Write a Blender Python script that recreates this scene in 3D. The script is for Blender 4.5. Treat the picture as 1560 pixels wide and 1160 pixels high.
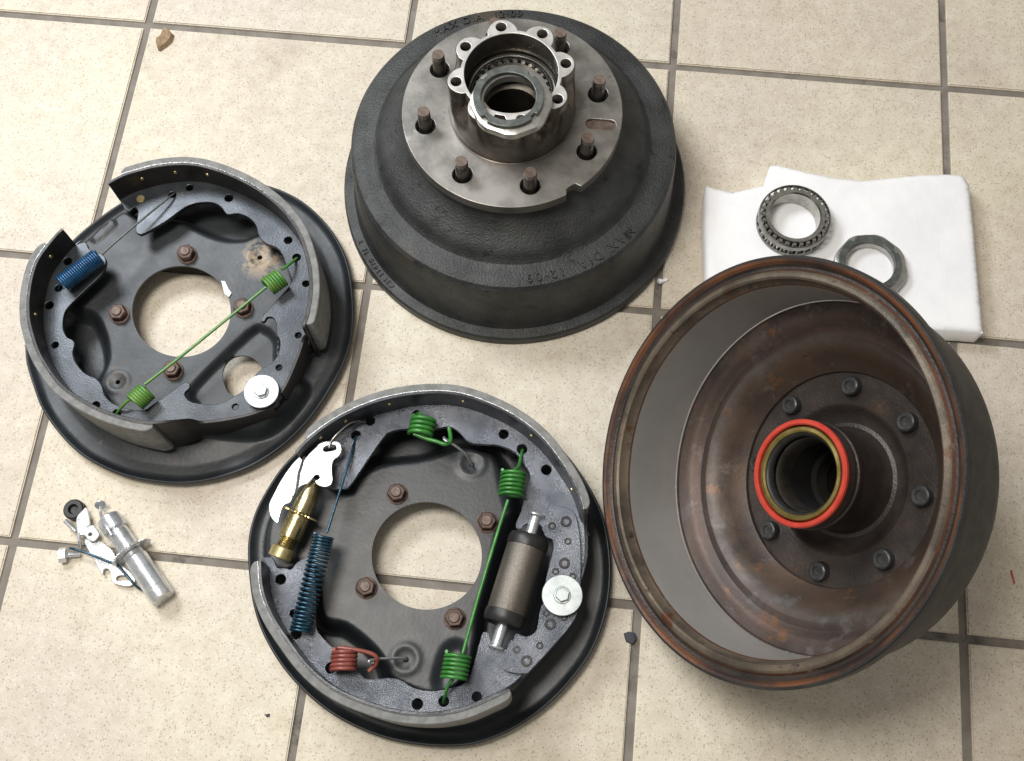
import bpy, bmesh, math, random
import numpy as np
from mathutils import Vector, Matrix, noise
from mathutils.geometry import delaunay_2d_cdt
random.seed(7)
PI = math.pi
S = bpy.context.scene
for o in list(bpy.data.objects): bpy.data.objects.remove(o)

# ------------------------------------------------------------------ camera
CAM = Vector((0.5131391592, -0.7650286222, 1.0447549226))
ROT = (0.348145222, 0.0136012844, 0.1041726028)
FPX = 1686.25938; PW, PH = 1560, 1160
cd = bpy.data.cameras.new('camera'); cam = bpy.data.objects.new('camera', cd); S.collection.objects.link(cam)
cam.location = CAM; cam.rotation_euler = ROT
cd.sensor_fit = 'HORIZONTAL'; cd.sensor_width = 36; cd.lens = 36*FPX/PW; cd.clip_start = .02; cd.clip_end = 50
S.camera = cam
# ------------------------------------------------------------------ light
w = bpy.data.worlds.new('World'); S.world = w; w.use_nodes = True
bg = w.node_tree.nodes['Background']; bg.inputs[0].default_value = (1.0, .95, .87, 1); bg.inputs[1].default_value = .30
def area(name, loc, target, sx, sy, power, col):
    l = bpy.data.lights.new(name, 'AREA'); l.shape = 'RECTANGLE'; l.size = sx; l.size_y = sy; l.energy = power; l.color = col
    o = bpy.data.objects.new(name, l); S.collection.objects.link(o); o.location = loc
    o.rotation_euler = (Vector(target)-Vector(loc)).to_track_quat('-Z', 'Y').to_euler(); return o
area('window_light', (-.55, .36, 1.45), (.15, -.55, 0), .60, .45, 23, (.90, .95, 1.0))
area('ceiling_lamp', (.02, -.46, 1.70), (.15, -.80, 0), .60, .40, 20, (1.0, .95, .88))
S.view_settings.view_transform = 'Standard'; S.view_settings.look = 'None'; S.view_settings.exposure = 0; S.view_settings.gamma = 1

# ------------------------------------------------------------------ helpers
RM = Matrix.Identity(3)
from mathutils import Euler
RM = Euler(ROT, 'XYZ').to_matrix()
def W(x, y, z=0.0):
    """photo pixel -> point of the room at height z"""
    d = RM @ Vector(((x-PW/2)/FPX, -(y-PH/2)/FPX, -1.0))
    return CAM + d*((z-CAM.z)/d.z)
def P(v):
    q = RM.transposed() @ (Vector(v)-CAM); return (PW/2+FPX*q.x/-q.z, PH/2-FPX*q.y/-q.z)
cC = lambda x, y: (20+x*.46552, 220+y*.46552)      # photo detail frames
cD = lambda x, y: (360+x*.5, 570+y*.5)
cK = lambda x, y: (60+x*.17241, 740+y*.17241)
cF = lambda x, y: (1050+x*.30769, 230+y*.30769)
cE = lambda x, y: (380+x*.25855, 600+y*.25855)
cT = lambda x, y: (640+x*.21555, 10+y*.21555)

def link(o): S.collection.objects.link(o)
def empty(name, loc, label, cat, group=None):
    o = bpy.data.objects.new(name, None); link(o); o.location = loc; o.empty_display_size = .02
    o['label'] = label; o['category'] = cat
    if group: o['group'] = group
    return o
def sharp(bm, deg=32):
    a = math.radians(deg); bm.normal_update()
    for f in bm.faces: f.smooth = True
    for e in bm.edges:
        if len(e.link_faces) == 2 and e.calc_face_angle(0) > a: e.smooth = False
def top(o):
    while o.parent: o = o.parent
    return o
FLAT = set()
def obj(name, bm, m, parent=None, deg=32, rootspace=True):
    """bm is in world space; becomes one mesh object, child of parent"""
    if isinstance(bm, bpy.types.Mesh): me = bm
    else:
        if id(bm) in FLAT: FLAT.discard(id(bm)); deg = 14
        sharp(bm, deg); me = bpy.data.meshes.new(name); 
        if parent is not None and rootspace:
            bmesh.ops.transform(bm, matrix=top(parent).matrix_basis.inverted(), verts=bm.verts)
        bm.to_mesh(me); bm.free()
    for k in (m if isinstance(m, (list, tuple)) else [m]): me.materials.append(k)
    o = bpy.data.objects.new(name, me); link(o)
    if parent is not None: o.parent = parent
    return o
def frame(loc, z, x=None):
    z = Vector(z).normalized(); x = Vector(x) if x is not None else (Vector((1, 0, 0)) if abs(z.x) < .9 else Vector((0, 1, 0)))
    y = z.cross(x).normalized(); x = y.cross(z).normalized()
    M = Matrix((x, y, z)).transposed().to_4x4(); M.translation = Vector(loc); return M
def lathe(prof, seg=96, M=None, closed=False, bm=None, rfun=None, mats=None):
    bm = bm or bmesh.new(); rings = []
    for r, z in prof:
        if r <= 1e-6: rings.append([bm.verts.new((0, 0, z))]); continue
        ring = []
        for k in range(seg):
            a = 2*PI*k/seg; rr = r*(rfun(a, r, z) if rfun else 1)
            ring.append(bm.verts.new((rr*math.cos(a), rr*math.sin(a), z)))
        rings.append(ring)
    n = len(rings); nf = []
    for i in range(n if closed else n-1):
        A, B = rings[i], rings[(i+1) % n]
        for k in range(seg):
            k2 = (k+1) % seg
            try:
                if len(A) == 1 and len(B) == 1: continue
                if len(A) == 1: f = bm.faces.new((A[0], B[k2], B[k]))
                elif len(B) == 1: f = bm.faces.new((A[k], A[k2], B[0]))
                else: f = bm.faces.new((A[k], A[k2], B[k2], B[k]))
                nf.append(f)
                if mats: f.material_index = mats[i]
            except ValueError: pass
    bmesh.ops.recalc_face_normals(bm, faces=nf)
    if M is not None: bmesh.ops.transform(bm, matrix=M, verts=list({v for f in nf for v in f.verts}))
    return bm
def hexa(r, z0, z1, M, ch=.0006, n=6, rot=0, bm=None):
    return lathe([(0, z0), (r, z0), (r, z1-ch), (r-ch, z1), (0, z1)], n, M @ Matrix.Rotation(rot, 4, 'Z'), bm=bm)
def cat(pts, n=8, closed=False):
    pts = [Vector(p) for p in pts]; N = len(pts); out = []
    g = (lambda i: pts[i % N]) if closed else (lambda i: pts[min(max(i, 0), N-1)])
    for i in range(N if closed else N-1):
        a, b, c, d = g(i-1), g(i), g(i+1), g(i+2)
        for k in range(n):
            t = k/n; out.append(.5*((2*b)+(c-a)*t+(2*a-5*b+4*c-d)*t*t+(3*b-a-3*c+d)*t**3))
    if not closed: out.append(pts[-1].copy())
    return out
def tube(pts, r, sides=8, bm=None, smooth=0, cap=True):
    bm = bm or bmesh.new()
    if smooth: pts = cat(pts, smooth)
    pts = [Vector(p) for p in pts]; rings = []; nrm = None
    for i, p in enumerate(pts):
        t = (pts[min(i+1, len(pts)-1)]-pts[max(i-1, 0)]).normalized()
        if nrm is None: nrm = t.orthogonal().normalized()
        nrm = (nrm-t*nrm.dot(t)).normalized(); b = t.cross(nrm)
        rr = r(i/(len(pts)-1)) if callable(r) else r
        rings.append([bm.verts.new(p+rr*(math.cos(2*PI*k/sides)*nrm+math.sin(2*PI*k/sides)*b)) for k in range(sides)])
    for A, B in zip(rings, rings[1:]):
        for k in range(sides): bm.faces.new((A[k], A[(k+1) % sides], B[(k+1) % sides], B[k]))
    if cap: bm.faces.new(rings[0][::-1]); bm.faces.new(rings[-1])
    return bm
def helix(a, b, R, turns, per=18, start=0, pitchf=None, taper=None):
    a, b = Vector(a), Vector(b); z = (b-a).normalized(); x = z.cross(Vector((0, 0, 1))).normalized(); y = z.cross(x)
    n = int(turns*per); out = []
    for i in range(n+1):
        t = i/n; th = start+2*PI*turns*t; s = pitchf(t) if pitchf else t
        out.append(a+(b-a)*s+R*(math.cos(th)*x+math.sin(th)*y))
    return out
def prism(outer, holes, z0, z1, bev=.0005):
    """flat plate with real holes, between heights z0 and z1; loops are world xy lists"""
    cu = bpy.data.curves.new('c', 'CURVE'); cu.dimensions = '2D'; cu.fill_mode = 'BOTH'
    for L in [outer]+list(holes):
        s = cu.splines.new('POLY'); s.points.add(len(L)-1); s.use_cyclic_u = True
        for q, p in zip(s.points, L): q.co = (p[0], p[1], 0, 1)
    cu.extrude = (z1-z0)/2-bev; cu.bevel_depth = bev; cu.bevel_resolution = 1; cu.offset = -bev
    o = bpy.data.objects.new('c', cu); link(o); dg = bpy.context.evaluated_depsgraph_get(); dg.update()
    me = bpy.data.meshes.new_from_object(o.evaluated_get(dg)); bm = bmesh.new(); bm.from_mesh(me)
    bpy.data.objects.remove(o); bpy.data.curves.remove(cu); bpy.data.meshes.remove(me)
    bmesh.ops.remove_doubles(bm, verts=bm.verts, dist=1e-6)
    bmesh.ops.translate(bm, verts=bm.verts, vec=(0, 0, (z0+z1)/2)); bmesh.ops.recalc_face_normals(bm, faces=bm.faces); FLAT.add(id(bm))
    return bm
def circ(c, r, n=28): return [(c[0]+r*math.cos(2*PI*k/n), c[1]+r*math.sin(2*PI*k/n)) for k in range(n)]
def text_mesh(body, size, depth, align='CENTER', sp=1.0):
    cu = bpy.data.curves.new('t', 'FONT'); cu.body = body; cu.size = size; cu.extrude = depth/2; cu.align_x = align; cu.space_character = sp
    cu.resolution_u = 3
    o = bpy.data.objects.new('t', cu); link(o); dg = bpy.context.evaluated_depsgraph_get(); dg.update()
    me = bpy.data.meshes.new_from_object(o.evaluated_get(dg)); bm = bmesh.new(); bm.from_mesh(me)
    bpy.data.objects.remove(o); bpy.data.curves.remove(cu); bpy.data.meshes.remove(me)
    return bm
# ------------------------------------------------------------------ materials
def nodes(name):
    m = bpy.data.materials.new(name); m.use_nodes = True; nt = m.node_tree
    return m, nt, nt.nodes['Principled BSDF'], nt.nodes.new, nt.links.new
def ramp(nt, fac, stops):
    r = nt.nodes.new('ShaderNodeValToRGB'); nt.links.new(fac, r.inputs[0])
    e = r.color_ramp.elements
    while len(e) < len(stops): e.new(.5)
    for q, (p, c) in zip(e, stops): q.position = p; q.color = (*c, 1) if len(c) == 3 else c
    return r.outputs[0]
def noi(nt, scale, detail=4, rough=.6, vec=None, kind='n'):
    if vec is None:
        t = nt.nodes.new('ShaderNodeTexCoord'); vec = t.outputs['Object']
    n = nt.nodes.new('ShaderNodeTexNoise'); n.inputs['Scale'].default_value = scale; n.inputs['Detail'].default_value = detail; n.inputs['Roughness'].default_value = rough
    nt.links.new(vec, n.inputs['Vector']); return n.outputs['Fac']
def mix(nt, fac, a, b):
    m = nt.nodes.new('ShaderNodeMix'); m.data_type = 'RGBA'
    for s, v in ((0, fac), (6, a), (7, b)):
        if hasattr(v, 'is_linked') or hasattr(v, 'links'): nt.links.new(v, m.inputs[s])
        else: m.inputs[s].default_value = v if s == 0 else (*v, 1)
    return m.outputs[2]
def mat(name, c1, c2, scale=60, rough=.5, metal=0, bump=.0, bscale=900, spots=None, rvar=.12, coat=0, lo=.38, hi=.62):
    m, nt, b, N, L = nodes(name)
    col = ramp(nt, noi(nt, scale, 6), [(lo, c1), (hi, c2)])
    if spots:   # (colour, scale, threshold)
        for sc, ss, th in spots:
            f = ramp(nt, noi(nt, ss, 5, .7), [(th, (0, 0, 0)), (min(th+.07, 1), (1, 1, 1))])
            col = mix(nt, f, col, sc)
    L(col, b.inputs['Base Color']); b.inputs['Metallic'].default_value = metal
    rr = nt.nodes.new('ShaderNodeMapRange'); L(noi(nt, scale*2.3, 5), rr.inputs[0]); rr.inputs[3].default_value = max(rough-rvar, .03); rr.inputs[4].default_value = rough+rvar
    L(rr.outputs[0], b.inputs['Roughness'])
    if coat: b.inputs['Coat Weight'].default_value = coat; b.inputs['Coat Roughness'].default_value = .15
    if bump:
        bp = nt.nodes.new('ShaderNodeBump'); bp.inputs['Strength'].default_value = bump; bp.inputs['Distance'].default_value = .0006
        L(noi(nt, bscale, 3), bp.inputs['Height']); L(bp.outputs[0], b.inputs['Normal'])
    return m
M_grout = mat('grout', (.19, .168, .145), (.25, .225, .195), 40, .85, bump=.5, bscale=1500, spots=[((.11, .10, .09), 14, .6)])
def tile_mat():
    m, nt, b, N, L = nodes('speckled_tile')
    g = N('ShaderNodeNewGeometry'); pos = g.outputs['Position']
    col = ramp(nt, noi(nt, 55, 6, .7, pos), [(.3, (.62, .555, .455)), (.5, (.695, .635, .53)), (.7, (.77, .72, .615))])
    big = ramp(nt, noi(nt, 3.5, 3, .5, pos), [(.35, (.90, .88, .90)), (.65, (1.0, 1.0, .96))])
    mm = N('ShaderNodeMix'); mm.data_type = 'RGBA'; mm.blend_type = 'MULTIPLY'; mm.inputs[0].default_value = 1
    L(col, mm.inputs[6]); L(big, mm.inputs[7]); col = mm.outputs[2]
    for sc, c, dens, seed in ((420, (.16, .15, .15), .17, 0), (620, (.30, .26, .22), .26, 3.1), (330, (.42, .30, .20), .16, 7.7), (500, (.86, .84, .80), .22, 5.2)):
        mp = N('ShaderNodeMapping'); mp.inputs['Location'].default_value = (seed, seed*.7, 0); L(pos, mp.inputs[0])
        v = N('ShaderNodeTexVoronoi'); v.inputs['Scale'].default_value = sc; L(mp.outputs[0], v.inputs['Vector'])
        sepc = N('ShaderNodeSeparateColor'); L(v.outputs['Color'], sepc.inputs[0])
        lt = N('ShaderNodeMath'); lt.operation = 'LESS_THAN'; lt.inputs[1].default_value = dens; L(sepc.outputs[0], lt.inputs[0])
        d = N('ShaderNodeMapRange'); L(v.outputs['Distance'], d.inputs[0]); d.inputs[1].default_value = .25; d.inputs[2].default_value = .42; d.inputs[3].default_value = 1; d.inputs[4].default_value = 0
        mu = N('ShaderNodeMath'); mu.operation = 'MULTIPLY'; L(lt.outputs[0], mu.inputs[0]); L(d.outputs[0], mu.inputs[1])
        m2 = N('ShaderNodeMath'); m2.operation = 'MULTIPLY'; L(mu.outputs[0], m2.inputs[0]); m2.inputs[1].default_value = .50
        col = mix(nt, m2.outputs[0], col, c)
    oi = N('ShaderNodeObjectInfo'); tone = ramp(nt, oi.outputs['Random'], [(0, (.93, .92, .91)), (.5, (1, .985, .96)), (1, (.97, .98, .98))])
    dirt = ramp(nt, noi(nt, 9, 6, .65, pos), [(.56, (1, 1, 1)), (.72, (.86, .84, .81))])
    for t_ in (tone, dirt):
        m3 = N('ShaderNodeMix'); m3.data_type = 'RGBA'; m3.blend_type = 'MULTIPLY'; m3.inputs[0].default_value = 1; L(col, m3.inputs[6]); L(t_, m3.inputs[7]); col = m3.outputs[2]
    L(col, b.inputs['Base Color'])
    rr = N('ShaderNodeMapRange'); L(noi(nt, 25, 4, .6, pos), rr.inputs[0]); rr.inputs[3].default_value = .38; rr.inputs[4].default_value = .62; L(rr.outputs[0], b.inputs['Roughness'])
    b.inputs['Specular IOR Level'].default_value = .35
    bp = N('ShaderNodeBump'); bp.inputs['Strength'].default_value = .25; bp.inputs['Distance'].default_value = .0005; L(noi(nt, 500, 3, .6, pos), bp.inputs['Height']); L(bp.outputs[0], b.inputs['Normal'])
    return m
M_tile = tile_mat()
M_cast = mat('cast_iron', (.028, .030, .030), (.055, .058, .058), 26, .48, .3, bump=1.6, bscale=480, spots=[((.20, .195, .18), 620, .68), ((.018, .018, .018), 60, .60), ((.075, .058, .042), 12, .62), ((.11, .108, .10), 33, .70), ((.045, .036, .028), 22, .62)])
M_mach = mat('machined_hub', (.20, .19, .175), (.34, .325, .30), 28, .42, .75, bump=.15, bscale=500, spots=[((.14, .115, .09), 35, .63), ((.42, .41, .39), 9, .6)])
M_tower = mat('hub_side', (.09, .075, .062), (.19, .17, .15), 25, .36, .85, bump=.1, bscale=300, spots=[((.08, .055, .04), 30, .6)])
M_face = mat('bare_face', (.50, .49, .46), (.68, .67, .64), 70, .40, .6, bump=.1, bscale=600, spots=[((.38, .36, .33), 90, .66)])
M_bore = mat('hub_bore', (.06, .053, .045), (.12, .105, .09), 40, .35, .7, bump=.1)
M_boreshade = mat('bore_shade_black', (.0015, .0015, .0015), (.004, .004, .004), 40, .75, 0)  # near-black colour stands in for the shade deep in the leaning drum's hub
M_castB = mat('drum_outside_dark', (.018, .017, .017), (.034, .032, .030), 30, .5, .25, bump=.7, bscale=700, spots=[((.07, .055, .045), 40, .70)])
M_stud = mat('stud_steel', (.12, .11, .10), (.24, .22, .20), 90, .30, .9, bump=.1)
M_studtop = mat('stud_end', (.12, .085, .068), (.20, .15, .125), 200, .6, .3)
M_steel = mat('bearing_steel', (.38, .37, .34), (.52, .51, .47), 120, .24, .95)
M_dsteel = mat('dark_steel', (.10, .11, .105), (.17, .18, .17), 120, .4, .6)
M_cage = mat('cage_steel', (.22, .215, .20), (.34, .33, .31), 140, .34, .9)
M_paint = mat('black_paint', (.010, .012, .014), (.023, .027, .032), 16, .40, 0, bump=.25, bscale=260, spots=[((.05, .048, .042), 40, .68), ((.10, .10, .09), 900, .74)], rvar=.07)
def dirty_plate():
    m = mat('dusty_black_paint', (.014, .017, .020), (.030, .035, .040), 14, .44, .05, bump=.3, bscale=240, spots=[((.10, .095, .085), 60, .67), ((.05, .035, .025), 26, .64)])
    nt = m.node_tree; b = nt.nodes['Principled BSDF']; src = b.inputs['Base Color'].links[0].from_socket
    g = nt.nodes.new('ShaderNodeNewGeometry')
    for px, rad, colr, zz, st in ((cC(810, 375), .026, (.33, .25, .16), .03, .95), (cC(340, 775), .014, (.12, .09, .07), .03, .6)):
        c = W(*px, zz); d = nt.nodes.new('ShaderNodeVectorMath'); d.operation = 'DISTANCE'; nt.links.new(g.outputs['Position'], d.inputs[0]); d.inputs[1].default_value = c
        mr = nt.nodes.new('ShaderNodeMapRange'); nt.links.new(d.outputs['Value'], mr.inputs[0]); mr.inputs[1].default_value = rad; mr.inputs[2].default_value = rad*.35; mr.inputs[3].default_value = 0; mr.inputs[4].default_value = 1
        n = ramp(nt, noi(nt, 90, 5, .7), [(.42, (0, 0, 0)), (.54, (st, st, st))])
        mu = nt.nodes.new('ShaderNodeMath'); mu.operation = 'MULTIPLY'; nt.links.new(mr.outputs[0], mu.inputs[0]); nt.links.new(n, mu.inputs[1])
        src = mix(nt, mu.outputs[0], src, colr)
    nt.links.new(src, b.inputs['Base Color']); return m
M_plateC = dirty_plate()
M_webC = mat('web_paint_worn', (.028, .032, .038), (.060, .066, .074), 22, .34, .5, bump=.3, bscale=500, spots=[((.13, .10, .075), 45, .67), ((.22, .22, .21), 160, .70)])
M_webD = mat('web_paint_glossy', (.085, .094, .112), (.18, .19, .215), 26, .28, .75, bump=1.0, bscale=1000, spots=[((.34, .35, .38), 800, .66)], rvar=.1)
M_tableD = mat('shoe_table_paint', (.026, .028, .032), (.060, .064, .070), 40, .34, .5, bump=.4, bscale=420)
M_tableC = mat('shoe_table_old', (.020, .019, .018), (.040, .036, .033), 40, .42, .3, bump=.4, bscale=300, spots=[((.09, .075, .06), 50, .66)])
M_lin = mat('lining', (.17, .175, .17), (.25, .25, .245), 140, .8, 0, bump=.6, bscale=900, spots=[((.34, .33, .31), 500, .66), ((.10, .09, .08), 180, .66)])
M_weld = mat('chipped_edge', (.30, .31, .33), (.62, .63, .66), 500, .3, .8, bump=.8, bscale=900)
M_rust = mat('rusty_nut', (.060, .036, .028), (.115, .072, .056), 90, .55, .35, bump=.6, bscale=500, spots=[((.20, .15, .12), 200, .68)])
M_green = mat('green_spring', (.030, .17, .026), (.055, .26, .045), 90, .36, .1, coat=.2, bump=.3, bscale=600, spots=[((.03, .09, .03), 170, .66)])
M_greenold = mat('green_spring_old', (.045, .22, .04), (.13, .26, .05), 60, .38, 0, coat=.2, spots=[((.16, .12, .05), 70, .62)])
M_blue = mat('blue_spring', (.010, .055, .145), (.018, .10, .23), 120, .3, .25, coat=.3)
M_bluedark = mat('blue_steel_spring', (.012, .05, .085), (.03, .095, .15), 150, .27, .5, coat=.3)
M_red = mat('red_spring', (.20, .045, .035), (.28, .08, .06), 120, .4, 0, coat=.2)
M_zinc = mat('zinc_plate', (.56, .59, .62), (.80, .82, .84), 70, .27, .72, bump=.25, bscale=400)
M_zincw = mat('zinc_washer', (.38, .42, .43), (.52, .56, .56), 80, .36, .6, bump=.08, bscale=500, spots=[((.5, .55, .56), 200, .66)])
M_gold = mat('yellow_zinc', (.40, .33, .16), (.60, .52, .30), 50, .26, 1, bump=.2, bscale=500, spots=[((.45, .44, .38), 70, .64)])
M_brass = mat('brass', (.40, .33, .15), (.55, .46, .24), 90, .35, .8)
M_cyl = mat('cylinder_iron', (.15, .135, .115), (.21, .19, .165), 700, .38, .8, bump=.7, bscale=1400, rvar=.06)
M_rubber = mat('black_rubber', (.012, .012, .013), (.024, .024, .024), 60, .42, 0)
M_seal = mat('red_seal', (.46, .038, .022), (.56, .060, .034), 60, .45, 0, spots=[((.30, .03, .02), 60, .66)])
M_sealbr = mat('seal_brass', (.26, .20, .055), (.44, .36, .14), 60, .34, .85)
M_rustd = mat('rusty_drum_inside', (.034, .029, .027), (.105, .073, .058), 12, .42, .45, bump=.4, bscale=900, rvar=.08, lo=.34, hi=.66, spots=[((.13, .122, .118), 30, .58), ((.19, .085, .035), 38, .60), ((.35, .34, .33), 620, .68), ((.02, .017, .016), 90, .64)])
def rings(m, table, amt=.75):
    nt = m.node_tree; b = nt.nodes['Principled BSDF']; src = b.inputs['Base Color'].links[0].from_socket; N = nt.nodes.new; L = nt.links.new
    g = N('ShaderNodeNewGeometry'); v = N('ShaderNodeVectorMath'); v.operation = 'SUBTRACT'; L(g.outputs['Position'], v.inputs[0]); v.inputs[1].default_value = (.6752, -.5070, .1754)
    cr = N('ShaderNodeVectorMath'); cr.operation = 'CROSS_PRODUCT'; L(v.outputs[0], cr.inputs[0]); cr.inputs[1].default_value = (-.72434457, -.16615728, .66911636)
    ln = N('ShaderNodeVectorMath'); ln.operation = 'LENGTH'; L(cr.outputs[0], ln.inputs[0])
    wv = N('ShaderNodeMapRange'); L(noi(nt, 16, 4, .6), wv.inputs[0]); wv.inputs[1].default_value = .3; wv.inputs[2].default_value = .7; wv.inputs[3].default_value = -.006; wv.inputs[4].default_value = .006
    ad = N('ShaderNodeMath'); ad.operation = 'ADD'; L(ln.outputs['Value'], ad.inputs[0]); L(wv.outputs[0], ad.inputs[1])
    mr = N('ShaderNodeMapRange'); L(ad.outputs[0], mr.inputs[0]); mr.inputs[1].default_value = table[0][0]; mr.inputs[2].default_value = table[-1][0]
    lo_, hi_ = table[0][0], table[-1][0]
    c = ramp(nt, mr.outputs[0], [((r-lo_)/(hi_-lo_), k) for r, k in table])
    f = ramp(nt, noi(nt, 26, 8, .75), [(.38, (.05*amt,)*3), (.60, (amt,)*3)])
    L(mix(nt, f, src, c), b.inputs['Base Color'])
rings(M_rustd, [(.094, (.055, .038, .030)), (.104, (.105, .062, .038)), (.112, (.13, .088, .062)), (.120, (.125, .110, .102)), (.127, (.075, .052, .045)), (.133, (.045, .034, .032)), (.139, (.105, .064, .052)), (.146, (.115, .088, .080)), (.152, (.055, .038, .036))])
M_web_dark = mat('drum_web_dark', (.030, .025, .023), (.060, .045, .038), 26, .42, .35, bump=.7, bscale=420, spots=[((.13, .065, .035), 24, .66)])
M_rim = mat('rusty_rim', (.045, .032, .028), (.15, .062, .035), 20, .42, .4, bump=.5, bscale=300, lo=.34, hi=.64, spots=[((.18, .15, .115), 18, .60), ((.36, .12, .03), 34, .74)])
M_rustlip = mat('rusty_outer_lip', (.045, .030, .026), (.19, .075, .034), 14, .45, .35, bump=.5, bscale=300, spots=[((.035, .033, .035), 16, .60)])
M_lip = mat('tan_inner_lip', (.085, .070, .055), (.19, .155, .115), 24, .42, .4, bump=.4, bscale=300, spots=[((.12, .050, .026), 16, .58), ((.05, .045, .05), 30, .62), ((.06, .03, .02), 80, .62)])
M_nut = mat('nut_steel', (.40, .395, .37), (.56, .55, .52), 70, .3, .85, bump=.2, spots=[((.30, .27, .24), 60, .64)])
M_brake = mat('brake_surface', (.54, .535, .515), (.60, .595, .575), 22, .34, .52)
M_bright = mat('bright_edge', (.78, .77, .74), (.9, .9, .88), 80, .2, 1)
M_foam = mat('white_foam', (.86, .86, .88), (.93, .93, .94), 14, .9, 0, bump=.5, bscale=240)
M_chip = mat('brown_chip', (.23, .15, .08), (.36, .26, .16), 150, .8, 0, bump=.5)
M_white = mat('white_scrap', (.85, .86, .88), (.95, .95, .95), 150, .8)
M_mark = mat('scrap_dark', (.03, .035, .05), (.06, .06, .08), 150, .6)

# ------------------------------------------------------------------ floor
TL, GR = .3, .0085
fb = bmesh.new(); vs = [fb.verts.new(v) for v in ((-1.6, -2.2, -.0035), (2.6, -2.2, -.0035), (2.6, 1.3, -.0035), (-1.6, 1.3, -.0035))]; fb.faces.new(vs)
floor = obj('floor', fb, M_grout); floor['kind'] = 'structure'
def tile_bm():
    h = TL/2-GR/2; bm = bmesh.new()
    r = bmesh.ops.create_cube(bm, size=1); bmesh.ops.scale(bm, vec=(2*h, 2*h, .008), verts=bm.verts); bmesh.ops.translate(bm, vec=(0, 0, -.004), verts=bm.verts)
    bmesh.ops.bevel(bm, geom=[e for e in bm.edges if abs(e.verts[0].co.z) < 1e-5 and abs(e.verts[1].co.z) < 1e-5], offset=.0012, segments=2, affect='EDGES'); return bm
tb = tile_bm(); t0 = obj('tile', tb, M_tile, floor, rootspace=False)
first = True
for i in range(-4, 7):
    for j in range(-4, 6):
        o = t0 if first else t0.copy()
        if not first: link(o); o.parent = floor
        first = False
        o.location = (TL*(i+.5)+random.uniform(-.0006, .0006), -TL*(j-.5)-TL+random.uniform(-.0006, .0006), random.uniform(-.0003, 0)); o.rotation_euler.z = random.uniform(-.0012, .0012)

# ------------------------------------------------------------------ drum
def arc_text(bm, r, a0, z, out=1, M=None):
    """bend a centred line of text round the axis, reading clockwise, tops outward"""
    for v in bm.verts:
        a = a0-v.co.x/r; rr = r+v.co.y; zz = z+v.co.z
        v.co = Vector((rr*math.cos(a), rr*math.sin(a), zz))
    if M is not None: bmesh.ops.transform(bm, matrix=M, verts=bm.verts)
    return bm
def wob(a, r, z):
    if r < .14: return 1
    return 1+.0018*math.sin(3*a+.4)+.0012*math.sin(7*a)
def outer_prof(s, Rw):
    base = [(.1810, .0), (.1812, .004), (.1808, .0105), (.1792, .0128), (.1760, .0134), (.1700, .0140), (Rw+.0042, .0155), (Rw+.0022, .0190), (Rw+.0010, .030), (Rw-.0004, .055), (Rw-.0018, .080), (Rw-.0030, .0868), (Rw-.0060, .0905), (Rw-.0100, .0918), (Rw-.0180, .0922),
            (Rw-.0225, .0925), (.1375, .0935), (.1345, .0960), (.1320, .1000), (.1290, .1040), (.124, .1075), (.117, .1115), (.110, .1160), (.104, .1215), (.100, .1290), (.099, .1335)]
    return [(r*s, z*s) for r, z in base]
def make_drum(root, M, s, Rw, inner, inner_m, stud_ang, hub_rot, with_heads):
    op = outer_prof(s, Rw)
    prof = op+inner[::-1]
    mats = [0]*(len(op))+inner_m[::-1]
    bm = lathe(prof, 144, None, closed=True, rfun=wob, mats=(mats+[0]*9)[:len(prof)])
    bmesh.ops.transform(bm, matrix=M, verts=bm.verts)
    shell = obj('drum_shell', bm, [M_cast, M_rustd, M_brake, M_rim, M_web_dark, M_bright], root, deg=28)
    return shell
def rosette(a, n, rot, r0, r1):
    ph = (a-rot+PI/n) % (2*PI/n)-PI/n; rho = .0135*r1/.0596; Rc = r1-rho; q = rho*rho-(Rc*math.sin(ph))**2
    lobe = Rc*math.cos(ph)+math.sqrt(q) if q > 0 else 0
    k = .0095; h = max(k-abs(lobe-r0), 0)/k
    return max(lobe, r0)+h*h*k/4 if lobe > 0 else r0
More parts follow.
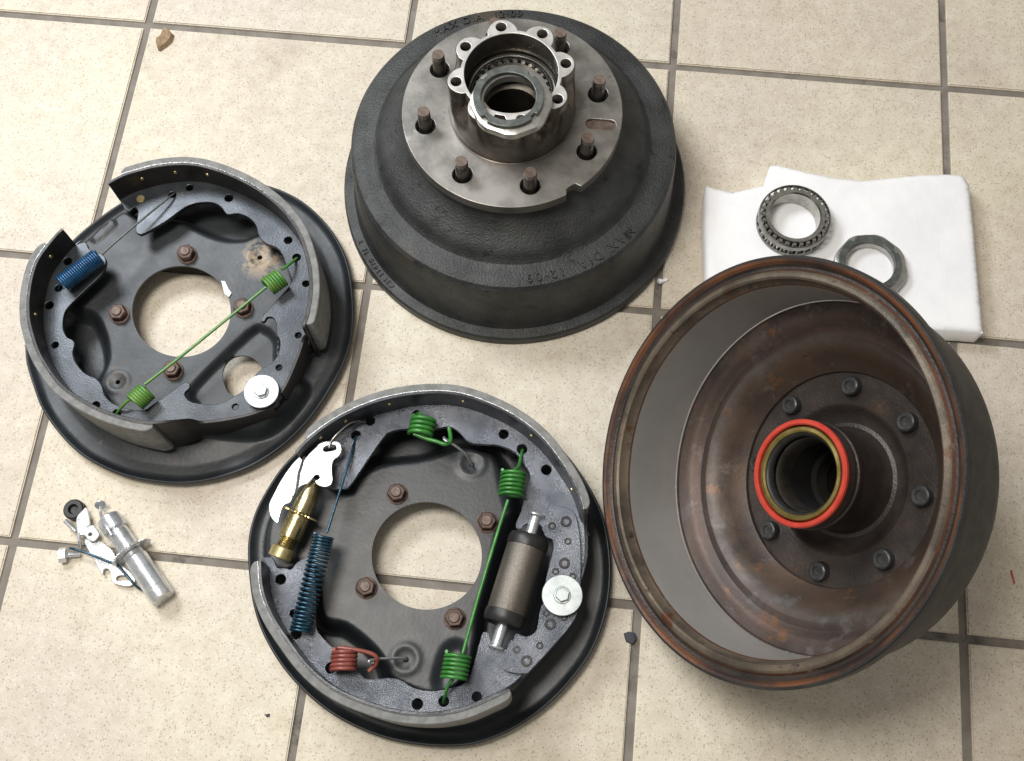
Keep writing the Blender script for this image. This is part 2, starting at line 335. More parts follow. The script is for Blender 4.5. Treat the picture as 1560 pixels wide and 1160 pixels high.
def hub_part(root, M, s, hub_rot, stud_rot, marks=True):
    """flange disc with stud holes + lobed tower, local z along the axis"""
    zb, zt, zT = .1335*s, .1457*s, .2041*s
    N = 240; out = []
    for k in range(N):
        a = 2*PI*k/N; r = .1046*s
        d = math.degrees(a) % 360
        if marks and 304.5 < d < 312.5: r = (.0985 if 306 < d < 311 else .0995)*s
        out.append((r*math.cos(a), r*math.sin(a)))
    holes = [circ((0, 0), .0480*s, 72)]
    for k in range(8):
        a = stud_rot+k*PI/4; holes.append(circ((.0835*s*math.cos(a), .0835*s*math.sin(a)), .0095*s, 24))
    if marks:
        a0 = math.radians(-6.0); sl = []
        c0 = Vector((.0765*s*math.cos(a0), .0765*s*math.sin(a0))); c1 = Vector((.0940*s*math.cos(a0+.02), .0940*s*math.sin(a0+.02)))
        ax = math.atan2((c1-c0).y, (c1-c0).x)
        for k in range(13): t = ax-PI/2+PI*k/12; sl.append((c1.x+.0055*math.cos(t), c1.y+.0055*math.sin(t)))
        for k in range(13): t = ax+PI/2+PI*k/12; sl.append((c0.x+.0055*math.cos(t), c0.y+.0055*math.sin(t)))
        holes.append(sl)
    bm = prism(out, holes, zb, zt, .0006)
    bmesh.ops.transform(bm, matrix=M, verts=bm.verts)
    fl = obj('hub_flange', bm, M_mach, root)
    if marks:
        bm = prism(circ(((c0.x+c1.x)/2, (c0.y+c1.y)/2), .0105, 40), [], zb+.0085, zb+.0092, .0001); bmesh.ops.scale(bm, vec=(1.5, .6, 1), verts=bm.verts, space=Matrix.Translation((-(c0.x+c1.x)/2, -(c0.y+c1.y)/2, 0)))
        bmesh.ops.transform(bm, matrix=M, verts=bm.verts); obj('slot_floor', bm, M_studtop, fl)
        bm = text_mesh('7604', .0066, .0006); 
        bmesh.ops.rotate(bm, verts=bm.verts, matrix=Matrix.Rotation(ax, 3, 'Z')); bmesh.ops.translate(bm, verts=bm.verts, vec=((c0.x+c1.x)/2+.002*math.sin(ax), (c0.y+c1.y)/2-.0022, zb+.0094))
        bmesh.ops.transform(bm, matrix=M, verts=bm.verts); obj('stamped_number', bm, M_mach, fl)
    # tower
    bm = bmesh.new(); N = 256; rings = []
    lv = [(zt-.002, .0004, 0), (zt+.0006, .0002, 0), (zt+.0012, -.0010, 0), (zt+.024, -.0010, 0), (zt+.030, -.0010, .12), (zt+.036, -.0010, .5), (zt+.041, -.0010, .85), (zt+.045, -.0010, 1), (zT-.0010, -.0010, 1), (zT, -.0018, 1)]
    for z, off, lob in lv:
        ring = []
        for k in range(N):
            a = 2*PI*k/N; full = .0600*s; ro = rosette(a, 8, hub_rot, .0474*s, .0596*s)
            r = full+(ro-full)*lob+off
            ring.append(bm.verts.new((r*math.cos(a), r*math.sin(a), z)))
        rings.append(ring)
    for A, B in zip(rings, rings[1:]):
        for k in range(N): bm.faces.new((A[k], A[(k+1) % N], B[(k+1) % N], B[k]))
    bmesh.ops.transform(bm, matrix=M, verts=bm.verts)
    tw = obj('hub_tower', bm, M_tower, root, deg=40)
    outl = [((rosette(2*PI*k/N, 8, hub_rot, .0474*s, .0596*s)-.0018)*math.cos(2*PI*k/N), (rosette(2*PI*k/N, 8, hub_rot, .0474*s, .0596*s)-.0018)*math.sin(2*PI*k/N)) for k in range(N)]
    hl = [circ((0, 0), .0425*s, 96)]+[circ((.0502*s*math.cos(hub_rot+k*PI/4), .0502*s*math.sin(hub_rot+k*PI/4)), .0050*s, 28) for k in range(8)]
    bm = prism(outl, hl, zT-.0022, zT+.0002, .0004); bmesh.ops.transform(bm, matrix=M, verts=bm.verts)
    obj('tower_face', bm, M_face, tw)
    for k in range(8):
        a = hub_rot+k*PI/4; Mh = M @ Matrix.Translation((.0502*s*math.cos(a), .0502*s*math.sin(a), 0))
        pr = []
        z = zT-.001; i = 0
        while z > zT-.02: pr.append((.0050*s-(.0006 if i % 2 else 0), z)); z -= .0007; i += 1
        pr.append((0, z)); obj('threaded_hole', lathe(pr, 20, Mh), M_tower, tw)
    obj('bore', lathe([(.0425*s, zT-.001), (.0425*s, zT-.030*s), (.0405*s, zT-.0315*s), (.0405*s, zT-.036*s), (.0385*s, zT-.0375*s), (.0385*s, zT-.058*s), (.026*s, zT-.062*s), (.026*s, .04*s if marks else .125*s)], 96, M), M_bore, tw)
    return fl
studC = (.4387, -.1699)
A = empty('brake_drum', (studC[0], studC[1], 0), 'black iron brake drum lying open side down with hub and wheel studs up', 'brake drum', 'brake drums')
MA = Matrix.Translation((studC[0], studC[1], 0))
innA = [(.170, .001), (.1555, .003), (.1535, .014), (.1535, .082), (.148, .086), (.135, .088), (.122, .100), (.108, .112), (.085, .122), (.050, .124), (.048, .124)]
# shell of the standing drum: closes under the hub flange
opA = outer_prof(1, .1650)
prof = opA+[(.060, .1335)]+[(.060, .1300)]+innA[::-1][1:]
shA = obj('drum_shell', lathe(prof, 160, MA, closed=True, rfun=wob), M_cast, A, deg=28)
obj('cast_lettering', arc_text(text_mesh('MAX DIA  12·09', .0125, .0022, sp=1.35), .1475, math.radians(-57), .0925, M=MA), M_cast, shA)
obj('cast_lettering', arc_text(text_mesh('MAX DIA  12·09', .0115, .0022, sp=1.2), .1478, math.radians(110.5), .0925, M=MA), M_cast, shA)
obj('cast_lettering', arc_text(text_mesh('CH 11478  H  T', .0085, .0020, sp=1.15), .1715, math.radians(-140), .0139, M=MA), M_cast, shA)
rotA, holA = math.radians(17.5), math.radians(16.5)
hub_part(A, MA, 1.0, holA, rotA)
def stud_bm(z0, z1, r, M):
    bm = lathe([(0, z0), (r*1.12, z0), (r*1.12, z0+.005), (r, z0+.0065)]+[(r-(.00025 if i % 2 else 0), z0+.008+i*.0007) for i in range(int((z1-z0-.010)/.0007))]+[(r-.0006, z1), (0, z1)], 24, M)
    return bm
sb = stud_bm(.1385, .1690, .0062, None)
for f in sb.faces:
    if f.calc_center_median().z > .1685: f.material_index = 1
s0 = None
for k in range(8):
    a = rotA+k*PI/4
    if s0 is None: s0 = obj('wheel_stud', sb, [M_stud, M_studtop], A, rootspace=False); o = s0
    else: o = s0.copy(); link(o); o.parent = A
    o.location = (.0835*math.cos(a), .0835*math.sin(a), 0)
# bearing seated in the hub
def bearing(root, M, ri, ro, h, n, big=True):
    zc = h
    obj('inner_ring', lathe([(ri, 0), (ri, zc-.0015), (ri+.0012, zc), (ri+.0044, zc), (ri+.0050, zc-.0010), (ri+.0036, zc-.0035), (ri+.0042, .003), (ri+.006, 0)], 72, M, closed=True), M_steel, root)
    cg = lathe([(ro-.0018, zc-.0010), (ro-.0006, zc-.0020), (ro, zc-.0050), (ro, zc-.0072), (ro-.001, zc-.0072), (ro-.0014, zc-.0040), (ro-.0022, zc-.0022)], 90, M, closed=True)
    lathe([(ro-.0005, .004), (ro-.0003, .0015), (ro-.0060, .0012), (ro-.0060, .0022), (ro-.0018, .0026), (ro-.0018, .004)], 90, M, closed=True, bm=cg)
    for k in range(n):
        a = 2*PI*(k+.5)/n; q = M @ Matrix.Rotation(a, 4, 'Z')
        tube([q @ Vector((ro-.0008, 0, .003)), q @ Vector((ro-.0012, 0, zc-.0045))], .0009, 4, bm=cg)
    obj('cage', cg, M_cage, root)
    r0 = None
    for k in range(n):
        a = 2*PI*k/n
        q = Matrix.Rotation(a, 4, 'Z') @ Matrix.Translation((ro-.0040, 0, 0)) @ Matrix.Rotation(math.radians(-4), 4, 'Y')
        if r0 is None:
            r0 = obj('roller', lathe([(0, .003), (.0023, .003), (.0025, .0034), (.0023, zc-.0020), (.0018, zc-.0014), (0, zc-.0014)], 12), M_steel, root, rootspace=False); o = r0
        else: o = r0.copy(); link(o); o.parent = root
        o.matrix_local = top(root).matrix_basis.inverted() @ M @ q
B1 = empty('wheel_bearing', (studC[0], studC[1], .160), 'roller bearing seated deep inside the hub bore of the upright drum', 'bearing', 'roller bearings')
bearing(B1, Matrix.Translation(B1.location), .0262, .0382, .0165, 28)
obj('outer_ring', lathe([(.0384, .0), (.0384, .0155), (.0392, .0162), (.0402, .0160), (.0402, 0)], 72, Matrix.Translation(B1.location), closed=True), M_steel, B1)
# spindle nut lying on the hub
def spindle_nut(name, loc, tilt, rot, label):
    n = empty(name, loc, label, 'nut', 'spindle nuts')
    M = Matrix.Translation(loc) @ Matrix.Rotation(rot, 4, 'Z') @ Matrix.Rotation(tilt[0], 4, 'X') @ Matrix.Rotation(tilt[1], 4, 'Y')
    def octo(a, r, z):
        if r < .028: return 1
        aa = (a+PI/8) % (PI/4)-PI/8; return min(1.0, .965/math.cos(aa))
    obj('nut_body', lathe([(.0242, 0), (.0242, .0080), (.0250, .0088), (.0335, .0088), (.0360, .0078), (.0364, .0064), (.0364, .0012), (.0354, 0)], 128, M @ Matrix.Translation((.0022, -.0010, 0)), closed=True, rfun=octo), M_nut, n, deg=25)
    # notched ring
    N = 160; out = []
    for k in range(N):
        a = 2*PI*k/N; d = abs(((a+.35) % (PI/2))-PI/4); r = .0312 if d > .085 else .0284
        out.append((r*math.cos(a), r*math.sin(a)))
    bm = prism(out, [circ((0, 0), .0244, 72)], .0090, .0136, .0004); bmesh.ops.transform(bm, matrix=M, verts=bm.verts)
    obj('notched_ring', bm, M_dsteel, n)
    return n
spindle_nut('spindle_nut', (.4400, -.2040, .2046), (0, 0), .5, 'notched spindle nut lying on top of the toothed hub rim of the upright drum')

# ------------------------------------------------------------------ leaning drum
sB = .1748/.181
nB = Vector((-.72434457, -.16615728, .66911636)); cB = Vector((.6752, -.5070, .1749+.0005))
ax_ = Vector((0, 1, 0)).cross(nB).normalized(); bx_ = nB.cross(ax_)
MB = Matrix((ax_, -bx_, -nB)).transposed().to_4x4(); MB.translation = cB
B = empty('brake_drum', (.80, -.48, 0), 'rusty brake drum tipped on its side showing its open inside, red seal and bolt heads', 'brake drum', 'brake drums')
opB = outer_prof(sB, .1660)
#  (r, z, material of the face that ends here)
inB = [(.1748, .0, 0), (.1738, -.0012, 0), (.1722, -.0012, 6), (.1700, -.0002, 6), (.1682, .0022, 4), (.1660, .0040, 4), (.1640, .0038, 3), (.1622, .0018, 7), (.1600, .0004, 7), (.1572, .0, 7), (.1556, .0016, 7), (.1548, .0080, 7), (.1530, .0110, 3), (.1522, .0125, 2),
       (.1522, .0772, 5), (.1514, .0780, 1), (.1503, .0800, 1), (.1480, .0806, 1), (.1440, .0809, 1), (.1400, .0816, 1), (.1362, .0838, 1), (.1328, .0868, 1), (.1302, .0880, 1), (.1272, .0876, 1), (.1235, .0872, 1), (.1190, .0892, 1), (.1130, .0942, 1), (.1070, .1005, 1), (.1010, .1070, 1), (.0950, .1112, 1), (.0942, .1140, 4), (.0680, .1152, 4), (.0660, .1160, 4)]
pB = [(r, z) for r, z in opB[1:]]+[(.0660, .1335*sB)]+[(r, z) for r, z, m in inB[::-1]]
mr = [m for r, z, m in inB]; mB = [0]*(len(opB)-1)+[4]+mr[:-1][::-1]+[0]
shB = obj('drum_shell', lathe(pB, 176, MB, closed=True, rfun=wob, mats=mB), [M_castB, M_rustd, M_brake, M_rim, M_web_dark, M_bright, M_rustlip, M_lip], B, deg=24)
hub_part(B, MB, sB, math.radians(10), math.radians(-73), marks=False)
# hub snout inside
sn = obj('hub_snout', lathe([(.0662, .1155), (.0650, .1162), (.0632, .1180), (.0600, .1212), (.0560, .1240), (.0510, .1255), (.0475, .1245), (.0455, .1200), (.0448, .1120), (.0443, .0980), (.0440, .0800), (.0462, .0790), (.0468, .0775), (.0468, .0735), (.0455, .0725), (.0455, .0690), (.0462, .0680), (.0452, .0590), (.0446, .0582), (.0430, .0582), (.0406, .0640), (.0406, .075), (.036, .082)], 128, MB), M_web_dark, B, deg=26)
obj('hub_bore', lathe([(.036, .082), (.0290, .088), (.0290, .118), (.0262, .122), (.0262, .19)], 96, MB), M_boreshade, sn)
obj('seal_ring', lathe([(.0412, .0595), (.0414, .0562), (.0424, .0552), (.0448, .0552), (.0460, .0564), (.0461, .0590), (.0452, .0600)], 128, MB, closed=True), M_seal, B)
obj('seal_case', lathe([(.0350, .0600), (.0352, .0578), (.0366, .0564), (.0392, .0568), (.0402, .0584), (.0407, .0604), (.0407, .0640), (.0350, .0640)], 128, MB, closed=True), M_sealbr, B)
obj('seal_lip', lathe([(.0350, .0595), (.0338, .0603), (.0326, .0615), (.0318, .0640), (.0326, .0670), (.0350, .0670)], 128, MB, closed=True), M_rubber, B)
obj('inner_race', lathe([(.0328, .070), (.0322, .0690), (.0312, .0690), (.0300, .0705), (.0290, .076), (.0290, .088), (.0328, .088)], 96, MB, closed=True), M_bore, B)
obj('bore_blocker', lathe([(0, .183), (.0200, .183), (.0262, .185), (.0262, .188), (0, .188)], 48, MB), M_boreshade, B)  # added disc, hides the lit floor so the bore reads dark
hb = None
for k in range(8):
    a = math.radians(-(73+45*k))
    if hb is None:
        bm = lathe([(0, .1078), (.0036, .1078), (.0042, .1068), (.0070, .1066), (.0082, .1074), (.0088, .1090), (.0089, .1160)], 32)
        hb = obj('bolt_head', bm, mat('bolt_head_steel', (.045, .045, .045), (.085, .085, .085), 120, .36, .6, bump=.3, bscale=500), B, rootspace=False); o = hb
    else: o = hb.copy(); link(o); o.parent = B
    o.matrix_local = B.matrix_basis.inverted() @ MB @ Matrix.Translation((.0822*math.cos(a), .0822*math.sin(a), 0))
sb = lathe([(0, 0), (.0062, 0), (.0062, .030), (0, .030)], 12); s1 = None
for k in range(8):
    a = math.radians(-(73+45*k))
    if s1 is None: s1 = obj('wheel_stud', sb, M_stud, B, rootspace=False); o = s1
    else: o = s1.copy(); link(o); o.parent = B
    o.matrix_local = B.matrix_basis.inverted() @ MB @ Matrix.Translation((.0822*math.cos(a), .0822*math.sin(a), .133))

# ------------------------------------------------------------------ brake assemblies
ZW, ZR = .052, .084       # web height, shoe rim height
def loopW(cv, pts, z, n=6): return [(p.x, p.y) for p in cat([W(*cv(x, y), z) for x, y in pts], n, True)]
def polyW(cv, pts, z, n=0):
    q = [W(*cv(x, y), z) for x, y in pts]
    return [(p.x, p.y) for p in (cat(q, n) if n else q)]
def sdf(X, Y, poly):
    d = np.full(X.shape, 1e9); ins = np.zeros(X.shape, bool); n = len(poly)
    for i in range(n):
        x1, y1 = poly[i]; x2, y2 = poly[(i+1) % n]; vx, vy = x2-x1, y2-y1; L = vx*vx+vy*vy+1e-12
        t = np.clip(((X-x1)*vx+(Y-y1)*vy)/L, 0, 1); d = np.minimum(d, np.hypot(X-x1-t*vx, Y-y1-t*vy))
        c = ((y1 > Y) != (y2 > Y)) & (X < (x2-x1)*(Y-y1)/((y2-y1) if abs(y2-y1) > 1e-12 else 1e-12)+x1); ins ^= c
    return np.where(ins, d, -d)
def sstep(a, b, x):
    t = np.clip((x-a)/(b-a), 0, 1); return t*t*(3-2*t)
def sheet(outer, holes, hfun, sp, thick, rim=()):
    """pressed steel sheet: fine triangulated field of heights with real holes"""
    xs = [p[0] for p in outer]; ys = [p[1] for p in outer]
    X, Y = np.meshgrid(np.arange(min(xs), max(xs), sp), np.arange(min(ys), max(ys), sp*.866)); X = X+(np.arange(X.shape[0]) % 2)[:, None]*sp/2
    X = X.ravel(); Y = Y.ravel(); keep = sdf(X, Y, outer) > (max(rim)+sp*.5 if rim else sp*.55)
    for h in holes: keep &= sdf(X, Y, h) < -sp*.8
    pts = [Vector((x, y)) for x, y in zip(X[keep], Y[keep])]; edges = []
    for L in [outer]+holes:
        b = len(pts); pts += [Vector(p) for p in L]; edges += [(b+i, b+(i+1) % len(L)) for i in range(len(L))]
    cw = sum(p[0]*q[1]-q[0]*p[1] for p, q in zip(outer, outer[1:]+outer[:1])) < 0; m_ = len(outer)
    for d in rim:
        b = len(pts)
        for i in range(m_):
            tx = outer[(i+2) % m_][0]-outer[i-2][0]; ty = outer[(i+2) % m_][1]-outer[i-2][1]; l_ = math.hypot(tx, ty)
            sg = -1 if cw else 1; pts.append(Vector((outer[i][0]-sg*ty/l_*d, outer[i][1]+sg*tx/l_*d)))
        edges += [(b+i, b+(i+1) % m_) for i in range(m_)]
    V, E_, F, *_ = delaunay_2d_cdt(pts, edges, [], 0, 1e-7)
    v = np.array([(p.x, p.y) for p in V]); F = np.array([f for f in F if len(f) == 3]); c = v[F].mean(1)
    k = sdf(c[:, 0], c[:, 1], outer) > 0
    for h in holes: k &= sdf(c[:, 0], c[:, 1], h) < 0
    F = F[k]; a = v[F]; cr = (a[:, 1, 0]-a[:, 0, 0])*(a[:, 2, 1]-a[:, 0, 1])-(a[:, 1, 1]-a[:, 0, 1])*(a[:, 2, 0]-a[:, 0, 0])
    F[cr < 0] = F[cr < 0][:, ::-1]; F = F[np.abs(cr) > 1e-12]
    z = hfun(v[:, 0], v[:, 1]); bm = bmesh.new()
    T = [bm.verts.new((x, y, zz)) for (x, y), zz in zip(v, z)]; U = [bm.verts.new((x, y, zz-thick)) for (x, y), zz in zip(v, z)]
    cnt = {}
    for f in F:
        f = [int(q) for q in f]
        bm.faces.new([T[q] for q in f]); bm.faces.new([U[q] for q in f[::-1]])
        for i in range(3):
            e = (f[i], f[(i+1) % 3])
            if (e[1], e[0]) in cnt: del cnt[(e[1], e[0])]
            else: cnt[e] = 1
    for a_, b_ in cnt: bm.faces.new((T[b_], T[a_], U[a_], U[b_]))
    for vv in [x for x in bm.verts if not x.link_faces]: bm.verts.remove(vv)
    return bm
def offs(path, d):
    """offset an open path (world Vectors) to its left by d, keeping z"""
    out = []
    for i, p in enumerate(path):
        t = path[min(i+1, len(path)-1)]-path[max(i-1, 0)]; t.z = 0; t.normalize(); out.append(Vector((p.x-t.y*d, p.y+t.x*d, p.z)))
    return out
def band(outer, inner, z0, bm=None, bev=.0005):
    """upright curved strip between two paths; z1 is the z of the path points"""
    bm = bm or bmesh.new(); secs = []
    for a, b in zip(outer, inner):
        n = (b-a); n.z = 0; L = n.length; n.normalize(); z = a.z
        secs.append([bm.verts.new(v) for v in ((a.x, a.y, z0), (a.x, a.y, z-bev), (*(a+n*bev).xy, z), (*(b-n*bev).xy, z), (b.x, b.y, z-bev), (b.x, b.y, z0))])
    for A_, B_ in zip(secs, secs[1:]):
        for k in range(6): bm.faces.new((A_[k], A_[(k+1) % 6], B_[(k+1) % 6], B_[k]))
    bm.faces.new(secs[0][::-1]); bm.faces.new(secs[-1]); bmesh.ops.recalc_face_normals(bm, faces=bm.faces); return bm
def shoe(root, cv, rim, lin0, lin1, web, wholes, mt, mw, sgn, rivets, weld=True):
    """rim: traced (x,y[,z]) of the shoe table's outer edge; web: traced free edge; sgn=+1 if inward is to the right of the path"""
    pts = [W(*cv(p[0], p[1]), p[2] if len(p) > 2 else ZR) for p in rim]
    path = cat(pts, 10); n = 10
    inn = offs(path, -.0030*sgn)
    tb_ = obj('shoe_table', band(path, inn, .017), mt, root, deg=30)
    o_ = offs(path, .0072*sgn)[lin0*n:lin1*n+1]; i_ = offs(path, .0001*sgn)[lin0*n:lin1*n+1]
    for q in o_+i_: q.z -= .0006
    # chamfered ends
    m = len(o_)
    for k in range(5):
        f = .55*(1-k/5)**2; o_[k] = o_[k].lerp(i_[k], f); o_[m-1-k] = o_[m-1-k].lerp(i_[m-1-k], f)
    obj('lining', band(o_, i_, .019, bev=.0007), M_lin, tb_)
    if weld:
        wl = offs(path, .0001*sgn)[lin0*n:lin1*n+1]; bm = bmesh.new(); rnd = random.Random(3)
        tube([Vector((q.x+rnd.uniform(-.00015, .00015), q.y+rnd.uniform(-.00015, .00015), q.z+.0000+rnd.uniform(-.0001, .0001))) for q in cat(wl, 3)], .00045, 4, bm=bm); obj('edge_bead', bm, M_weld, tb_)
    wouter = [(q.x, q.y) for q in offs(path, -.0025*sgn)]
    winner = polyW(cv, web, ZW, 3)
    lp = wouter+winner[::-1]
    hl = [circ(W(*cv(x, y), ZW), r, 20) for x, y, r in wholes]
    wb = obj('shoe_web', prism(lp, hl, ZW-.0050, ZW, .0006), mw, root, deg=30)
    for x, y in rivets:
        best = min(range(len(inn)), key=lambda i: (Vector(P((inn[i].x, inn[i].y, .071)))-Vector(cv(x, y))).length)
        q = inn[best]; t = inn[min(best+1, len(inn)-1)]-inn[max(best-1, 0)]; t.z = 0; nrm = Vector((t.y, -t.x, 0))*sgn
        obj('rivet', lathe([(0, .0004), (.0007, .0005), (.0012, .0011), (.0019, .0008), (.0021, 0)], 12, frame((q.x, q.y, .071), nrm)), M_brass, tb_)
    return path, wb
def plate_z(cv, cen, outer, panel, pockets, bosses, r_out):
    pan = loopW(cv, panel, .030, 4); pk = [(loopW(cv, p, .02, 3), dz, soft) for p, dz, soft in pockets]
    bs = [(W(*cv(x, y), .03), r, h) for x, y, r, h in bosses]
    def h(X, Y):
        d = sdf(X, Y, outer)
        z = np.interp(d, [0, .0010, .0020, .0032, .0050, .0075, .020, .040, .06], [.0120, .0131, .0130, .0118, .0094, .0076, .0066, .0095, .010])
        t = sstep(-.007, .006, sdf(X, Y, pan))*sstep(.014, .024, d); z = z+(.030-z)*t
        for p, dz, soft in pk: z = z+dz*sstep(-soft, soft, sdf(X, Y, p))
        z = np.maximum(z, .0050)
        for c, r, hh in bs:
            q = np.hypot(X-c.x, Y-c.y)/r; z = z+hh*np.exp(-((q-1)/.28)**2)-abs(hh)*.7*np.exp(-(q/.55)**2)
        return z
    return h
def nut_stud(root, cv, x, y, rot, z=.030):
    c = W(*cv(x, y), z+.008); c.z = z; M = Matrix.Translation(c)
    bm = lathe([(.0100, -.001), (.0102, .0012), (.0088, .0016), (.008, .0016)], 28, M)
    hexa(.0088, .0012, .0092, M, .0010, rot=rot, bm=bm); nt_ = obj('nut', bm, M_rust, root)
    obj('stud_end', lathe([(.0050, .0090), (.0049, .0100), (.0043, .0108), (0, .0108)], 20, M), M_studtop, nt_)
def washer(root, cv, x, y, r, z):
    c = W(*cv(x, y), z); M = Matrix.Translation((c.x, c.y, z))
    wsh = obj('anchor_washer', lathe([(0, -.012), (.008, -.012), (.008, -.0022), (r-.0004, -.0022), (r, -.0018), (r, -.0004), (r-.0004, 0), (.0078, 0), (.0072, .0008), (0, .0008)], 56, M), M_zincw, root)
    obj('bolt_head', hexa(.0066, 0, .0042, M, .0007, rot=.4), M_zincw, wsh)
def coil_spring(root, name, m, cv, pts, coils, wr, z, zs=None):
    """pts: centreline pieces as lists of (x,y,z); coils: (a,b,R,turns)"""
    bm = bmesh.new()
    for q in pts: tube([W(*cv(x, y), zz) for x, y, zz in q], wr, 8, bm=bm, smooth=6)
    for (ax0, ay0, az0), (bx0, by0, bz0), R_, turns, *rest in coils:
        tube(helix(W(*cv(ax0, ay0), az0), W(*cv(bx0, by0), bz0), R_, turns, 18, rest[0] if rest else 0, rest[1] if len(rest) > 1 else None), wr, 8, bm=bm)
    return obj(name, bm, m, root, deg=60)

# ---- assembly C (upper left)
cenC = W(*cC(550, 546), .030)
C = empty('brake_assembly', (cenC.x, cenC.y, 0), 'older dusty black brake assembly with adjuster missing, at the upper left', 'brake assembly', 'backing plate brake assemblies')
rimC = [(42, 700), (66, 790), (100, 875), (170, 968), (250, 1035), (370, 1088), (500, 1110), (600, 1108), (700, 1086), (800, 1045), (900, 975), (980, 890), (1050, 785), (1095, 690), (1114, 600), (1114, 500), (1099, 400), (1068, 322), (1018, 252), (950, 190), (870, 148), (780, 125), (660, 112), (500, 120), (400, 165), (300, 228), (200, 310), (130, 395), (75, 500), (46, 600)]
outC = loopW(cC, rimC, .0118, 8)
hubC = loopW(cC, [(389+161.5+161.5*math.cos(t), 547+149*math.sin(t)) for t in np.arange(0, 2*PI, PI/90)], .030, 1)
wcC = loopW(cC, [(688, 768), (692, 735), (712, 708), (745, 695), (780, 700), (806, 720), (820, 750), (818, 800), (780, 830), (740, 830), (705, 815)], .018, 3)
panC = [(180, 290), (330, 205), (420, 232), (500, 236), (560, 250), (640, 288), (700, 305), (760, 303), (830, 280), (900, 340), (935, 480), (900, 560), (880, 700), (950, 800), (880, 900), (760, 930), (600, 920), (400, 910), (320, 880), (272, 800), (276, 760), (300, 700), (288, 620), (255, 560), (190, 530), (100, 420)]
pockC = [([(600, 800), (780, 625), (825, 615), (862, 650), (865, 720), (900, 800), (800, 900), (660, 900), (600, 850)], -.009, .004),
         ([(270, 318), (330, 262), (345, 270), (345, 285), (290, 332), (275, 332)], .0022, .0012)]
bosC = [(807, 368, .012, .0010), (342, 778, .010, .0012)]
hC = plate_z(cC, cenC, outC, panC, pockC, bosC, .17)
holC = [hubC, wcC, circ(W(*cC(807, 370), .030), .0026, 16), circ(W(*cC(342, 778), .030), .0024, 16)]
obj('backing_plate', sheet(outC, holC, hC, .0024, .0028, (.0010, .0020, .0032, .0050, .0075, .0105)), M_plateC, C, deg=60)
rC1 = [(307, 124), (355, 99), (400, 84), (470, 67), (550, 60), (620, 67), (700, 92), (780, 130), (850, 178), (905, 235), (940, 290), (962, 350), (975, 410), (978, 480), (968, 550), (957, 588), (958, 612, .078), (953, 640, .056), (938, 690, .0535), (905, 770, .0535), (880, 815, .0535)]
wC1 = [(352, 188), (366, 214), (380, 220), (396, 206), (408, 218), (407, 238), (401, 282), (412, 294), (430, 290), (500, 251), (560, 207), (600, 192), (648, 190), (680, 205), (700, 229), (735, 226), (770, 240), (794, 265), (803, 298), (825, 324), (860, 337), (880, 360), (895, 400), (911, 440), (905, 462), (860, 512), (818, 560), (810, 578), (822, 580), (832, 566), (850, 568), (862, 590), (862, 620), (873, 645), (868, 685), (845, 715), (800, 745), (795, 765), (830, 800), (865, 822)]
shoe(C, cC, rC1, 1, 15, wC1, [(521, 165, .0036), (577, 142, .0036), (706, 176, .0042), (900, 314, .0040), (928, 370, .0040), (958, 456, .0034), (933, 625, .0030), (870, 731, .0030)], M_tableC, M_webC, 1, [(417, 103), (527, 82), (637, 87)])
rC2 = [(158, 274), (141, 290), (111, 325), (76, 375), (56, 431), (45, 496), (44, 551), (51, 600), (81, 690), (136, 773), (186, 818), (261, 863), (331, 891), (396, 908), (456, 916), (521, 911, .080), (575, 906, .066), (615, 914, .0535), (680, 908, .0535), (770, 890, .0535), (850, 862, .0535)]
wC2 = [(190, 338), (215, 325), (238, 322), (250, 345), (290, 360), (303, 378), (300, 402), (285, 430), (230, 482), (182, 530), (166, 560), (163, 600), (175, 630), (195, 641), (201, 655), (195, 682), (205, 715), (235, 750), (270, 766), (290, 790), (300, 822), (330, 850), (385, 868), (430, 868), (452, 855), (510, 815), (560, 780), (577, 784), (577, 798), (561, 815), (570, 834), (590, 845), (630, 850), (680, 848), (740, 815), (785, 790), (815, 805), (860, 845)]
shoe(C, cC, rC2, 2, 14, wC2, [(178, 383, .0042), (148, 471, .0038), (118, 527, .0042), (137, 657, .0034), (270, 855, .0040), (338, 882, .0042), (727, 859, .0030)], M_tableC, M_webC, -1, [(108, 353), (57, 555)])
for x, y, r in ((563, 352, .3), (340, 548, .1), (748, 528, .5), (517, 733, .2)): nut_stud(C, cC, x, y, r)
washer(C, cC, 812, 808, .0166, .060)
obj('pin_head', lathe([(0, .0012), (.0040, .0012), (.0044, .0006), (.0044, -.004)], 20, Matrix.Translation(W(*cC(418, 180), ZW))), M_brass, C)
zc_ = .064
coil_spring(C, 'return_spring', M_greenold, cC, [[(928, 374, .050), (915, 384, .058), (895, 400, .064), (878, 410, .066)], [(828, 468, .067), (700, 572, .064), (560, 686, .064), (430, 787, .067)], [(400, 838, .064), (378, 838, .062), (355, 860, .058), (338, 884, .048)]],
            [((880, 434, zc_), (832, 468, zc_), .0088, 6, 1.0), ((440, 806, zc_), (398, 846, zc_), .0088, 6, .5)], .0015, .064)
coil_spring(C, 'adjuster_spring', M_blue, cC, [[(155, 455, .058), (150, 472, .050), (150, 480, .046)]], [((280, 366, .066), (160, 456, .066), .0080, 19, 0)], .0011, .064)
coil_spring(C, 'spring_wire', M_dsteel, cC, [[(290, 362, .068), (330, 325, .066), (430, 240, .062), (521, 166, .056), (526, 163, .046)]], [], .0011, .064)

